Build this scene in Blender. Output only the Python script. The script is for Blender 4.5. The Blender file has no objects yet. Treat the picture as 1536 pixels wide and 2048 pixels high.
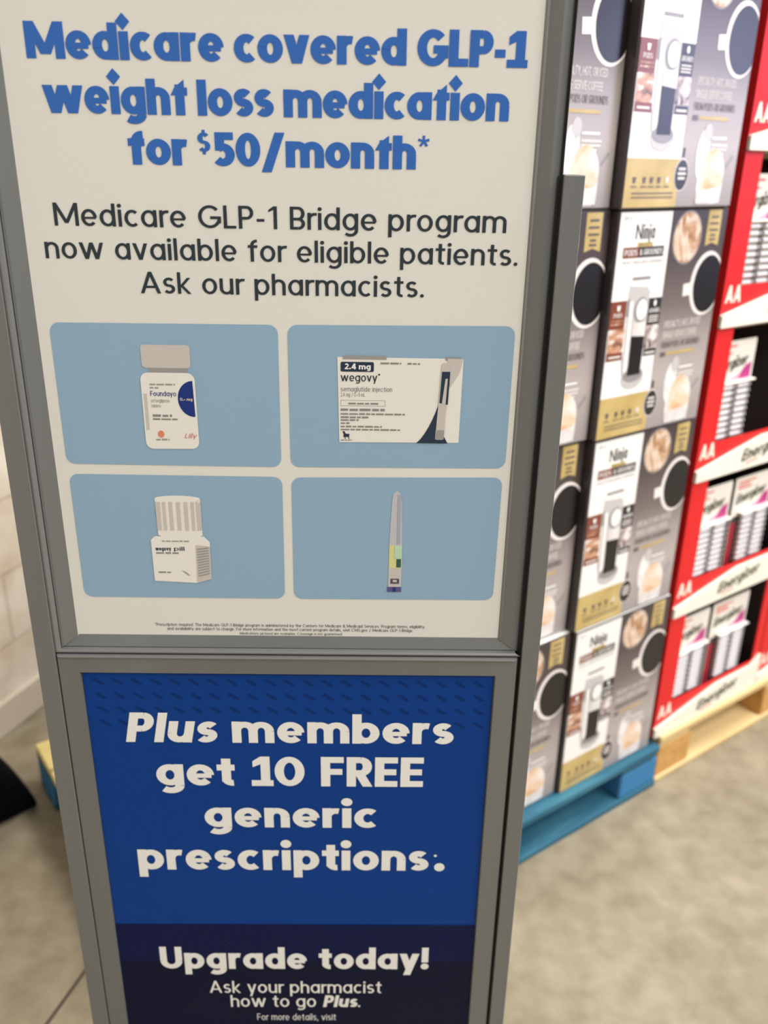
import bpy, math, random
from mathutils import Vector, Matrix
random.seed(7)
SC = bpy.context.scene
COL = SC.collection
R = math.radians

# ------------------------------------------------------------------ camera
F_PX = 1740.0
cam_d = bpy.data.cameras.new('camera')
cam = bpy.data.objects.new('camera', cam_d)
COL.objects.link(cam)
CAM_H = 1.5
right = Vector((0.99983367, 0.00687325, 0.01689362))
down = Vector((0.01823831, -0.37679506, -0.92611708))
fwd = Vector((0.0, 0.92627115, -0.37685775))
M = Matrix(((right.x, -down.x, -fwd.x, 0), (right.y, -down.y, -fwd.y, 0), (right.z, -down.z, -fwd.z, CAM_H), (0, 0, 0, 1)))
cam.matrix_world = M
cam_d.sensor_fit = 'VERTICAL'
cam_d.sensor_height = 36.0
cam_d.lens = 36.0 * F_PX / 2048.0
cam_d.clip_start = 0.02
cam_d.dof.use_dof = True
cam_d.dof.focus_distance = 1.0
cam_d.dof.aperture_fstop = 3.2
SC.camera = cam

# ------------------------------------------------------------------ light, exposure
SC.view_settings.view_transform = 'Standard'
SC.view_settings.look = 'None'
SC.view_settings.gamma = 1.0
SC.view_settings.use_curve_mapping = False
SC.view_settings.exposure = 0.0
W = bpy.data.worlds.new('store_air')
SC.world = W
W.use_nodes = True
bg = W.node_tree.nodes['Background']
bg.inputs[0].default_value = (1.0, 0.995, 1.0, 1)
bg.inputs[1].default_value = 0.30

def area_light(name, loc, target, sx, sy, watts, col):
    d = bpy.data.lights.new(name, 'AREA')
    d.shape = 'RECTANGLE'; d.size = sx; d.size_y = sy
    d.energy = watts; d.color = col
    o = bpy.data.objects.new(name, d)
    COL.objects.link(o)
    o.location = loc
    o.rotation_euler = (Vector(target) - Vector(loc)).to_track_quat('-Z', 'Y').to_euler()
    return o
WARM = (1.0, 0.995, 1.0)
area_light('overhead_lamp', (4.2, 0.0, 5.5), (1.0, 1.2, 0.6), 2.4, 1.2, 262, WARM)
area_light('overhead_lamp', (2.8, -3.0, 5.5), (0.3, 1.0, 0.8), 2.4, 1.2, 190, WARM)
area_light('overhead_lamp', (2.5, 2.2, 5.5), (0.4, 2.0, 0.0), 2.4, 1.2, 335, WARM)  # extra lamp, added to brighten the block wall and miss the sign front
area_light('bluish_side_light', (7.2, 1.55, 2.15), (0.5, 1.65, 1.6), 1.7, 1.5, 70, (0.60, 0.64, 1.0))  # unseen bluish source, added so the top boxes and trays mirror it

# ------------------------------------------------------------------ helpers
def s2l(c):
    c = c / 255.0
    return c / 12.92 if c <= 0.04045 else ((c + 0.055) / 1.055) ** 2.4
MATS = {}
def mat(name, rgb, rough=0.55, metal=0.0, spec=0.4):
    if name in MATS: return MATS[name]
    m = bpy.data.materials.new(name); m.use_nodes = True
    b = m.node_tree.nodes['Principled BSDF']
    b.inputs['Base Color'].default_value = (s2l(rgb[0]), s2l(rgb[1]), s2l(rgb[2]), 1)
    b.inputs['Roughness'].default_value = rough
    b.inputs['Metallic'].default_value = metal
    b.inputs['Specular IOR Level'].default_value = spec
    MATS[name] = m
    return m
def nodes(m): return m.node_tree.nodes, m.node_tree.links, m.node_tree.nodes['Principled BSDF']
def lin(rgb): return (s2l(rgb[0]), s2l(rgb[1]), s2l(rgb[2]), 1)
def noise_mat(name, stops, scale, rough, detail=6.0, bump=0.0, stretch=(1, 1, 1), metal=0.0, spec=0.4, distort=0.0):
    """colour ramp driven by noise in the object's own coordinates"""
    m = mat(name, (128, 128, 128), rough, metal, spec)
    n, l, b = nodes(m)
    tc = n.new('ShaderNodeTexCoord'); mp = n.new('ShaderNodeMapping'); ns = n.new('ShaderNodeTexNoise'); rp = n.new('ShaderNodeValToRGB')
    mp.inputs['Scale'].default_value = stretch
    ns.inputs['Scale'].default_value = scale; ns.inputs['Detail'].default_value = detail; ns.inputs['Distortion'].default_value = distort
    l.new(tc.outputs['Object'], mp.inputs[0]); l.new(mp.outputs[0], ns.inputs['Vector']); l.new(ns.outputs['Fac'], rp.inputs[0])
    e = rp.color_ramp.elements
    e[0].position, e[0].color = stops[0][0], lin(stops[0][1])
    e[1].position, e[1].color = stops[-1][0], lin(stops[-1][1])
    for p, c in stops[1:-1]:
        x = e.new(p); x.color = lin(c)
    l.new(rp.outputs[0], b.inputs['Base Color'])
    if bump:
        bp = n.new('ShaderNodeBump'); bp.inputs['Strength'].default_value = bump; bp.inputs['Distance'].default_value = 0.004
        l.new(ns.outputs['Fac'], bp.inputs['Height']); l.new(bp.outputs[0], b.inputs['Normal'])
    return m

class MB:
    def __init__(self): self.v, self.f, self.mi, self.mats, self.smooth, self.nflat = [], [], [], [], [], 0
    def _m(self, m):
        if m not in self.mats: self.mats.append(m)
        return self.mats.index(m)
    def face(self, pts, m, smooth=False):
        b = len(self.v); self.v += [tuple(p) for p in pts]
        self.f.append(tuple(range(b, b + len(pts)))); self.mi.append(self._m(m)); self.smooth.append(smooth)
    def mesh(self, pts, faces, m, smooth=False):
        b = len(self.v); self.v += [tuple(p) for p in pts]; k = self._m(m)
        for f in faces:
            self.f.append(tuple(i + b for i in f)); self.mi.append(k); self.smooth.append(smooth)
    def box(self, x0, x1, y0, y1, z0, z1, m, bev=0.0):
        if bev <= 0:
            p = [(x, y, z) for z in (z0, z1) for y in (y0, y1) for x in (x0, x1)]
            self.mesh(p, [(0, 2, 3, 1), (4, 5, 7, 6), (0, 1, 5, 4), (2, 6, 7, 3), (0, 4, 6, 2), (1, 3, 7, 5)], m)
            return
        b = bev; P = []; idx = {}
        for sx in (0, 1):
            for sy in (0, 1):
                for sz in (0, 1):
                    X, Y, Z = (x0, x1)[sx], (y0, y1)[sy], (z0, z1)[sz]
                    dx, dy, dz = (b, -b)[sx], (b, -b)[sy], (b, -b)[sz]
                    idx[(sx, sy, sz, 'x')] = len(P); P.append((X, Y + dy, Z + dz))
                    idx[(sx, sy, sz, 'y')] = len(P); P.append((X + dx, Y, Z + dz))
                    idx[(sx, sy, sz, 'z')] = len(P); P.append((X + dx, Y + dy, Z))
        F = []
        for s in (0, 1):
            o = [(0, 0), (0, 1), (1, 1), (1, 0)]
            fx = [idx[(s, a, c, 'x')] for a, c in o]; fy = [idx[(a, s, c, 'y')] for a, c in o]; fz = [idx[(a, c, s, 'z')] for a, c in o]
            F += [fx if not s else fx[::-1], fy[::-1] if not s else fy, fz if not s else fz[::-1]]
        fx = None
        for a in (0, 1):
            for c in (0, 1):
                F.append([idx[(0, a, c, 'y')], idx[(1, a, c, 'y')], idx[(1, a, c, 'z')], idx[(0, a, c, 'z')]])
                F.append([idx[(a, 0, c, 'x')], idx[(a, 1, c, 'x')], idx[(a, 1, c, 'z')], idx[(a, 0, c, 'z')]])
                F.append([idx[(a, c, 0, 'x')], idx[(a, c, 1, 'x')], idx[(a, c, 1, 'y')], idx[(a, c, 0, 'y')]])
        for a in (0, 1):
            for c in (0, 1):
                for d in (0, 1):
                    F.append([idx[(a, c, d, 'x')], idx[(a, c, d, 'y')], idx[(a, c, d, 'z')]])
        self.mesh(P, F, m)
    def cyl(self, p0, p1, r0, r1, m, n=14, caps=True, smooth=True):
        p0, p1 = Vector(p0), Vector(p1); a = (p1 - p0).normalized()
        u = a.orthogonal().normalized(); w = a.cross(u)
        P = [p + r * (math.cos(2 * math.pi * i / n) * u + math.sin(2 * math.pi * i / n) * w) for p, r in ((p0, r0), (p1, r1)) for i in range(n)]
        self.mesh(P, [(i, (i + 1) % n, n + (i + 1) % n, n + i) for i in range(n)], m, smooth)
        if caps:
            self.face(P[:n][::-1], m); self.face(P[n:], m)
    def flat(self, pts, y, m):
        """polygon printed in a plane y = const, facing the viewer"""
        a = sum(pts[i][0] * pts[(i + 1) % len(pts)][1] - pts[(i + 1) % len(pts)][0] * pts[i][1] for i in range(len(pts)))
        if a < 0: pts = pts[::-1]
        y -= 4e-6 * (self.nflat % 45); self.nflat += 1   # ink layers never share one plane
        self.face([(p[0], y, p[1]) for p in pts], m)
    def rect(self, x0, x1, z0, z1, y, m): self.flat([(x0, z0), (x1, z0), (x1, z1), (x0, z1)], y, m)
    def ell(self, x, z, rx, rz, y, m, n=28, a0=0, a1=360):
        full = a1 - a0 >= 360
        k = n if full else n + 1
        self.flat([(x + rx * math.cos(R(a0 + (a1 - a0) * i / n)), z + rz * math.sin(R(a0 + (a1 - a0) * i / n))) for i in range(k)], y, m)
    def rrect(self, q, rad, y, m, n=6):
        """rounded quad; q = four corners in order"""
        P = []
        for i in range(4):
            p, a, b = Vector(q[i]), Vector(q[i - 1]), Vector(q[(i + 1) % 4])
            da, db = (a - p).normalized(), (b - p).normalized()
            c = p + (da + db) * rad
            for k in range(n + 1):
                t = k / n * math.pi / 2
                P.append(tuple(c - db * rad * math.cos(t) - da * rad * math.sin(t)))
        self.flat(P, y, m)
    def build(self, name, parent=None, autosmooth=False):
        me = bpy.data.meshes.new(name)
        me.from_pydata(self.v, [], self.f)
        for m in self.mats: me.materials.append(m)
        for p, k, s in zip(me.polygons, self.mi, self.smooth):
            p.material_index = k; p.use_smooth = s
        me.update()
        o = bpy.data.objects.new(name, me)
        COL.objects.link(o)
        if parent is not None: o.parent = parent
        return o
def tag(o, label=None, cat=None, group=None, kind=None):
    if label: o['label'] = label
    if cat: o['category'] = cat
    if group: o['group'] = group
    if kind: o['kind'] = kind
    return o
def empty(name, loc, rz, label, cat, group=None):
    o = bpy.data.objects.new(name, None); COL.objects.link(o)
    o.location = loc; o.rotation_euler = (0, 0, rz); o.empty_display_size = 0.05
    return tag(o, label, cat, group)
def copy_tree(o, parent=None):
    c = o.copy(); COL.objects.link(c); c.parent = parent
    for ch in list(o.children): copy_tree(ch, c)
    return c

# ------------------------------------------------------------------ geometric sans lettering
class Font:
    """monoline geometric sans; W stem, H horizontal weight, XH x-height (cap height = 1)"""
    def __init__(s, W, H, XH, diamond=False, gap=0.1, wide=1.0, space=None):
        s.W, s.H, s.XH, s.dia, s.gap, s.k = W, H, XH, diamond, gap, wide
        s.space = space or 0.22 + W * 0.3
        s.cache = {}
    def stroke(s, pts):
        n = len(pts); out = []; L = []; Rr = []
        for i in range(n):
            a = pts[max(i - 1, 0)]; b = pts[min(i + 1, n - 1)]
            tx, ty = b[0] - a[0], b[1] - a[1]; d = math.hypot(tx, ty) or 1
            nx, ny = -ty / d, tx / d
            h = 0.5 * math.hypot(nx * s.W, ny * s.H)
            L.append((pts[i][0] + nx * h, pts[i][1] + ny * h)); Rr.append((pts[i][0] - nx * h, pts[i][1] - ny * h))
        for i in range(n - 1): out.append([L[i], L[i + 1], Rr[i + 1], Rr[i]])
        return out
    def arc(s, x, y, rx, ry, a0, a1):
        n = max(4, int(abs(a1 - a0) / 13))
        return s.stroke([(x + rx * math.cos(R(a0 + (a1 - a0) * i / n)), y + ry * math.sin(R(a0 + (a1 - a0) * i / n))) for i in range(n + 1)])
    def ring(s, x, y, rx, ry):
        n = 30; o = []
        for i in range(n):
            q = []
            for j, sg in ((i, 1), (i + 1, 1), (i + 1, -1), (i, -1)):
                c, t = math.cos(2 * math.pi * j / n), math.sin(2 * math.pi * j / n)
                q.append((x + (rx + sg * s.W / 2) * c, y + (ry + sg * s.H / 2) * t))
            o.append(q)
        return o
    def V(s, x, y0, y1): return [[(x - s.W / 2, y0), (x + s.W / 2, y0), (x + s.W / 2, y1), (x - s.W / 2, y1)]]
    def Hz(s, x0, x1, y, t=None):
        t = (t or s.H) / 2
        return [[(x0, y - t), (x1, y - t), (x1, y + t), (x0, y + t)]]
    def D(s, x0, y0, x1, y1, w=None):
        w = (w or s.W * 1.06) / 2
        return [[(x0 - w, y0), (x0 + w, y0), (x1 + w, y1), (x1 - w, y1)]]
    def dot(s, x, y, r):
        if s.dia: return [[(x, y - r * 1.25), (x + r * 1.1, y), (x, y + r * 1.25), (x - r * 1.1, y)]]
        return [[(x + r * math.cos(R(24 * i)), y + r * math.sin(R(24 * i))) for i in range(15)]]
    def sshape(s, w, top):
        h, k = s.W / 2, s.H / 2
        ry = (top - s.H) / 4; rx = w / 2 - h; c = w / 2
        yu, yl = top - k - ry, k + ry
        p = []
        for i in range(13):
            a = R(32 + (270 - 32) * i / 12); p.append((c + rx * 0.94 * math.cos(a), yu + ry * math.sin(a)))
        for i in range(1, 13):
            a = R(90 - (90 + 148) * i / 12); p.append((c + rx * math.cos(a), yl + ry * math.sin(a)))
        return s.stroke(p)
    def glyph(s, ch):
        if ch in s.cache: return s.cache[ch]
        W, H, X = s.W, s.H, s.XH; h, k = W / 2, H / 2
        bw = (0.50 + W * 0.72) * X / 0.75 * s.k     # bowl width
        rx, ry, cyb = bw / 2 - h, X / 2 - k, X / 2
        cb = bw / 2; DS = -0.27; nw = (0.44 + W * 0.80) * X / 0.75 * s.k
        g = []; w = bw
        def arch(x0, x1):
            rr = (x1 - x0) / 2; ya = min(rr * 1.05, X * 0.45)
            return s.arc((x0 + x1) / 2, X - k - ya, rr, ya, 180, 0) + s.V(x1, 0, X - k - ya)
        if ch in 'oO0':
            if ch == 'o': g = s.ring(cb, cyb, rx, ry)
            else:
                w = (0.98 if ch == 'O' else 0.62 + W * 0.35) * s.k; g = s.ring(w / 2, .5, w / 2 - h, .5 - k)
        elif ch == 'a': g = s.ring(cb, cyb, rx, ry) + s.V(w - h, 0, X)
        elif ch == 'd': g = s.ring(cb, cyb, rx, ry) + s.V(w - h, 0, 1.0)
        elif ch == 'q': g = s.ring(cb, cyb, rx, ry) + s.V(w - h, DS, X)
        elif ch == 'b': g = s.ring(cb, cyb, rx, ry) + s.V(h, 0, 1.0)
        elif ch == 'p': g = s.ring(cb, cyb, rx, ry) + s.V(h, DS, X)
        elif ch == 'g':
            g = s.ring(cb, cyb, rx, ry) + s.V(w - h, 0.0, X) + s.arc(cb, 0.0, rx, -DS - k, 0, -140)
        elif ch == 'c': w = bw * .88; g = s.arc(cb, cyb, rx, ry, 48, 312)
        elif ch == 'e': g = s.arc(cb, cyb, rx, ry, 0, 318) + s.Hz(h, w - h * .6, cyb - H * .1, H * .74)
        elif ch == 'h': w = nw; g = s.V(h, 0, 1.0) + arch(h, w - h)
        elif ch == 'n': w = nw; g = s.V(h, 0, X) + arch(h, w - h)
        elif ch == 'm': w = nw * 1.72 - h * .4; c = w / 2; g = s.V(h, 0, X) + arch(h, c) + arch(c, w - h)
        elif ch == 'u':
            w = nw; rr = (w - W) / 2; ya = min(rr * 1.05, X * .45)
            g = s.V(h, k + ya, X) + s.V(w - h, 0, X) + s.arc(w / 2, k + ya, rr, ya, 180, 360)
        elif ch == 'r': w = W + .14 * s.k + W * .2; g = s.V(h, 0, X) + s.arc(h + .23, X - k - .22, .23, .22, 170, 72)
        elif ch in 'ij':
            w = W; r = W * (.62 if not s.dia else .68)
            g = s.V(h, 0 if ch == 'i' else DS + .1, X) + s.dot(h, X + .08 + r if not s.dia else X + .03 + r * 1.25, r)
            if ch == 'j': g += s.arc(h - .1, DS + .1, .1, .1 - k * .5, 0, -90)
        elif ch == 'l': w = W; g = s.V(h, 0, 1.0)
        elif ch == 't':
            w = .30 + W * .65; x = .12 + h
            if s.dia:
                g = s.V(x, 0, X + .08) + s.Hz(x, w, X - k) + [[(x - h, X - H), (x - h, X), (x + h, X + .22), (x + h, X - H)], [(x - h - .13, X - H), (x - h, X - H), (x + h, X + .22), (x - h - .02, X - .02)]]
            else: g = s.V(x, 0.0 + .14, X + .2) + s.Hz(0, w, X - k) + s.arc(x + .15, k + .13, .15, .13, 180, 280)
        elif ch == 'f':
            w = .30 + W * .65; x = .10 + h
            g = s.V(x, 0, 1 - .2) + s.Hz(0, w, X - k) + s.arc(x + .19, 1 - k - .19, .19, .19, 180, 85)
        elif ch == 'k': w = .42 + W; g = s.V(h, 0, 1.0) + s.D(W * .9, X * .42, w - h * 1.2, X) + s.D(w - h, 0, W * 1.25, X * .5)
        elif ch == 's': w = .42 + W * .55; g = s.sshape(w, X)
        elif ch == 'S': w = .50 + W * .55; g = s.sshape(w, 1.0)
        elif ch == 'v': w = .48 + W * .85; g = s.D(h, X, w / 2, 0) + s.D(w - h, X, w / 2, 0)
        elif ch == 'y':
            w = .48 + W * .85; q = w / 2 - h
            g = s.D(h, X, w / 2, 0) + s.D(w - h, X, w / 2 - q * .3 * X / X - q * .06, DS)
        elif ch == 'w': w = .80 + W * 1.3; g = s.D(h, X, w * .29, 0) + s.D(w * .5, X, w * .29, 0) + s.D(w * .5, X, w * .71, 0) + s.D(w - h, X, w * .71, 0)
        elif ch == 'x': w = .46 + W * .7; g = s.D(h, X, w - h, 0) + s.D(w - h, X, h, 0)
        elif ch == 'z': w = .42 + W * .5; g = s.Hz(0, w, X - k) + s.Hz(0, w, k) + s.D(h * 1.2, H * .8, w - h * 1.2, X - H * .8)
        elif ch == 'M': w = .82 + W; g = s.V(h, 0, 1) + s.V(w - h, 0, 1) + s.D(h, 1, w / 2, .12) + s.D(w - h, 1, w / 2, .12)
        elif ch == 'A': w = .72 + W * .8; g = s.D(h, 0, w / 2, 1) + s.D(w - h, 0, w / 2, 1) + s.Hz(w * .24, w * .76, .3, H * .9)
        elif ch == 'N': w = .66 + W * .9; g = s.V(h, 0, 1) + s.V(w - h, 0, 1) + s.D(h, 1, w - h, 0)
        elif ch == 'V': w = .70 + W * .8; g = s.D(h, 1, w / 2, 0) + s.D(w - h, 1, w / 2, 0)
        elif ch == 'W': w = 1.02 + W * 1.2; g = s.D(h, 1, w * .28, 0) + s.D(w * .5, 1, w * .28, 0) + s.D(w * .5, 1, w * .72, 0) + s.D(w - h, 1, w * .72, 0)
        elif ch == 'Y': w = .62 + W * .8; g = s.D(h, 1, w / 2, .42) + s.D(w - h, 1, w / 2, .42) + s.V(w / 2, 0, .45)
        elif ch == 'I': w = W; g = s.V(h, 0, 1)
        elif ch == 'T': w = .56 + W * .5; g = s.V(w / 2, 0, 1) + s.Hz(0, w, 1 - k)
        elif ch == 'L': w = .42 + W * .5; g = s.V(h, 0, 1) + s.Hz(h, w, k)
        elif ch in 'EF':
            w = .46 + W * .5; g = s.V(h, 0, 1) + s.Hz(h, w, 1 - k) + s.Hz(h, w * .94, .5)
            if ch == 'E': g += s.Hz(h, w, k)
        elif ch == 'H': w = .62 + W * .7; g = s.V(h, 0, 1) + s.V(w - h, 0, 1) + s.Hz(h, w - h, .5)
        elif ch == 'U': w = .60 + W * .7; rr = w / 2 - h; g = s.V(h, k + rr, 1) + s.V(w - h, k + rr, 1) + s.arc(w / 2, k + rr, rr, rr, 180, 360)
        elif ch in 'CG':
            w = .86 * s.k + W * .1; g = s.arc(w / 2 + .02, .5, w / 2 - h, .5 - k, 42, 318 if ch == 'C' else 350)
            if ch == 'G': g += s.Hz(w * .54, w, .46) + s.V(w - h * .9, .22, .46 + k)
        elif ch in 'PRB':
            w = .50 + W * .6; r2 = (1 - H) / 4 + .02
            yt = 1 - k - r2
            g = s.V(h, 0, 1) + s.Hz(h, w * .55, 1 - k) + s.Hz(h, w * .55, yt - r2) + s.arc(w * .55, yt, w * .45 - h, r2, 90, -90)
            if ch == 'R': g += s.D(w - h * .9, 0, w * .5, yt - r2)
            if ch == 'B': g += s.Hz(h, w * .55, k) + s.arc(w * .57, (yt - r2 + k) / 2, w * .45 - h, (yt - r2 - k) / 2, 90, -90)
        elif ch == 'D': w = .66 + W * .4; g = s.V(h, 0, 1) + s.Hz(h, w * .45, 1 - k) + s.Hz(h, w * .45, k) + s.arc(w * .45, .5, w * .55 - h, .5 - k, 90, -90)
        elif ch == 'J': w = .4 + W * .5; g = s.V(w - h, .22, 1) + s.arc(w / 2, .22, w / 2 - h, .22 - k, 0, -160)
        elif ch == 'K': w = .54 + W; g = s.V(h, 0, 1) + s.D(W, .42, w - h * 1.2, 1) + s.D(w - h, 0, W * 1.25, .52)
        elif ch == '1': w = .28 + W; x = w - h - .04; g = s.V(x, 0, 1) + [[(x - h, 1), (x - h, 1 - H * 1.3), (x - h - .2, 1 - H * 1.3 - .1), (x - h - .2, 1 - .16)]] + (s.Hz(0, w + .04, k) if s.gap < .105 else [])
        elif ch == '2': w = .5 + W * .5; g = s.arc(w / 2, .70, w / 2 - h, .30 - k, 165, -35) + s.D(h * 1.5, H * .8, w - h * 1.3, .55) + s.Hz(0, w, k)
        elif ch == '4': w = .6 + W * .5; g = s.V(w * .7, 0, 1) + s.Hz(0, w, .28) + s.D(h, .3, w * .66, 1)
        elif ch == '5': w = .52 + W * .5; g = s.Hz(w * .18, w * .95, 1 - k) + s.V(w * .18 + h * .8, .46, 1) + s.arc(w * .47, .34, w * .53 - h, .34 - k, 128, -140)
        elif ch == '-': w = .34; g = s.Hz(0.02, w - .02, .38)
        elif ch == '/': w = .40 + W; g = s.D(h, -.16, w - h, 1.02)
        elif ch == '.': w = W * 1.15; g = s.dot(w / 2, W * .56, W * .58) if not s.dia else s.V(w / 2, 0, W)
        elif ch == ',': w = W; g = s.D(h * .6, -.16, h * 1.3, W)
        elif ch == '!': w = W * 1.1; g = s.V(w / 2, .32, 1) + s.dot(w / 2, W * .58, W * .6)
        elif ch == '*':
            w = .36
            for a in (90, 162, 234, 306, 18): g += [[(w / 2 + .03 * math.cos(R(a + 90)), .84 + .03 * math.sin(R(a + 90))), (w / 2 + .17 * math.cos(R(a)) + .04 * math.cos(R(a + 90)), .84 + .17 * math.sin(R(a)) + .04 * math.sin(R(a + 90))), (w / 2 + .17 * math.cos(R(a)) - .04 * math.cos(R(a + 90)), .84 + .17 * math.sin(R(a)) - .04 * math.sin(R(a + 90))), (w / 2 - .03 * math.cos(R(a + 90)), .84 - .03 * math.sin(R(a + 90)))]]
        elif ch == '&': w = .7; g = s.ring(.3, .27, .3 - h, .27 - k) + s.ring(.3, .76, .22 - h, .24 - k) + s.D(w - h, 0, .3, .6)
        elif ch == '$':
            f = Font(W * .9, H * .7, X); g = [[(p[0] * .62, .42 + p[1] * .56) for p in q] for q in f.sshape(.60, 1.0)]
            w = .38; g += [[(.14, .93), (.23, .93), (.23, 1.06), (.14, 1.06)], [(.14, .34), (.23, .34), (.23, .47), (.14, .47)]]
        elif ch == ' ': w = s.space - s.gap
        else: w = .5; g = s.Hz(0, .5, X / 2)
        s.cache[ch] = (w, g)
        return s.cache[ch]
    def layout(s, text, slant=0.0):
        x = 0; out = []
        for ch in text:
            w, g = s.glyph(ch)
            for q in g: out.append([(p[0] + x + slant * p[1], p[1]) for p in q])
            x += w + s.gap
        return out, x - s.gap
HEAVY = Font(.272, .222, .775, True, .030, 1.0, .25)
BODY = Font(.138, .118, .745, False, .105, 1.04, .36)
BODY1 = BODY
BOLD = Font(.235, .200, .72, False, .075, 1.08, .34)
THIN = Font(.11, .10, .72, False, .12, 1.0, .38)
COND = Font(.16, .11, .72, False, .10, .8, .3)

def put_text(mb, font, text, x0, x1, base, cap, y, m, slant=0.0, shear=0.0):
    """one line of lettering between x0 and x1, baseline at height base, capital height cap"""
    polys, wid = font.layout(text, slant)
    sx = (x1 - x0) / wid
    for q in polys:
        mb.flat([(x0 + p[0] * sx, base + p[1] * cap + shear * (x0 + p[0] * sx - x0)) for p in q], y, m)
def put_runs(mb, runs, x0, x1, base, cap, y, m):
    """runs of (font, text, slant) set one after another on a line"""
    lay = []; x = 0
    for font, text, sl in runs:
        p, w = font.layout(text, sl); lay.append((p, x)); x += w + font.gap
    x -= runs[-1][0].gap; sx = (x1 - x0) / x
    for p, off in lay:
        for q in p: mb.flat([(x0 + (a[0] + off) * sx, base + a[1] * cap) for a in q], y, m)

# ------------------------------------------------------------------ materials
ALU = noise_mat('brushed_aluminium', [(.3, (118, 119, 116)), (.7, (126, 127, 124))], 9, .46, 3, 0, (1, 1, .05), .25, .5)
ALU_HIGHLIGHT = mat('aluminium_lip_highlight', (142, 142, 140), .35, .4)  # lighter copy of the aluminium; highlight on lips and ridges put into colour
GROOVE = mat('dark_groove', (34, 36, 38), .7)
PAPER = mat('poster_white', (230, 228, 218), .5, 0, .18)
P_BLUE = mat('panel_blue', (148, 178, 201), .5, 0, .18)
HEAD_BLUE = mat('headline_blue', (58, 108, 186), .5, 0, .18)
INK = mat('dark_ink', (44, 54, 60), .45)
INK_SOFT = mat('soft_grey_ink', (140, 138, 132), .5)
B_BLUE = mat('poster_blue', (4, 61, 139), .5, 0, .18)
B_DASH = mat('poster_dash_blue', (6, 46, 108), .5, 0, .18)
NAVY = mat('poster_navy', (7, 13, 46), .5, 0, .18)
NAVY_BAND = mat('poster_navy_band', (13, 26, 78), .5, 0, .18)
NAVY_STRIPE = mat('poster_navy_stripe', (11, 20, 62), .5, 0, .18)
LETTER = mat('letter_white', (243, 242, 235), .45)
WHITE_P = mat('print_white', (240, 236, 226), .4)
GREY_P = mat('print_pale_grey', (205, 198, 190), .4)
GREY2_P = mat('print_mid_grey', (160, 155, 150), .4)
DKBLUE_P = mat('print_navy', (26, 52, 126), .4)
SLATE_P = mat('print_slate', (40, 56, 74), .4)
ORANGE_P = mat('print_orange', (226, 140, 112), .4)
RED_P = mat('print_red', (214, 110, 104), .4)
YEL_P = mat('print_pale_yellow', (220, 216, 150), .4)

# ------------------------------------------------------------------ setting
def concrete():
    m = mat('polished_concrete', (180, 165, 140), .55, 0, .35)
    n, l, b = nodes(m)
    tc = n.new('ShaderNodeTexCoord')
    def nz(scale, det, dist=0):
        x = n.new('ShaderNodeTexNoise'); x.inputs['Scale'].default_value = scale; x.inputs['Detail'].default_value = det; x.inputs['Distortion'].default_value = dist
        l.new(tc.outputs['Object'], x.inputs['Vector']); return x
    a, c, d = nz(3.2, 5, .1), nz(17, 7, .2), nz(120, 3)
    r1 = n.new('ShaderNodeValToRGB'); e = r1.color_ramp.elements
    e[0].position, e[0].color = .32, lin((138, 129, 109)); e[1].position, e[1].color = .68, lin((157, 147, 126))
    l.new(a.outputs['Fac'], r1.inputs[0])
    r2 = n.new('ShaderNodeValToRGB'); e = r2.color_ramp.elements
    e[0].position, e[0].color = .3, lin((220, 214, 202)); e[1].position, e[1].color = .66, lin((255, 252, 246))
    l.new(c.outputs['Fac'], r2.inputs[0])
    mx = n.new('ShaderNodeMix'); mx.data_type = 'RGBA'; mx.blend_type = 'MULTIPLY'; mx.inputs[0].default_value = 1
    l.new(r1.outputs[0], mx.inputs[6]); l.new(r2.outputs[0], mx.inputs[7]); l.new(mx.outputs[2], b.inputs['Base Color'])
    bp = n.new('ShaderNodeBump'); bp.inputs['Strength'].default_value = .12; bp.inputs['Distance'].default_value = .002
    l.new(d.outputs['Fac'], bp.inputs['Height']); l.new(bp.outputs[0], b.inputs['Normal'])
    return m
mb = MB()
JOINT = mat('floor_joint', (84, 74, 62), .9)
mb.mesh([(-7, -5, 0), (9, -5, 0), (9, 9, 0), (-7, 9, 0)], [(0, 1, 2, 3)], concrete())
jd = Vector((math.cos(R(73.5)), math.sin(R(73.5)), 0)); jn = Vector((-jd.y, jd.x, 0))
jp = Vector((-.592, 1.19, .0006))
mb.face([jp + jd * a + jn * b for a, b in ((-4, .004), (-4, -.004), (2.2, -.004), (2.2, .004))], JOINT)
tag(mb.build('floor'), 'grey beige concrete floor with a cut joint', kind='structure')

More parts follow.
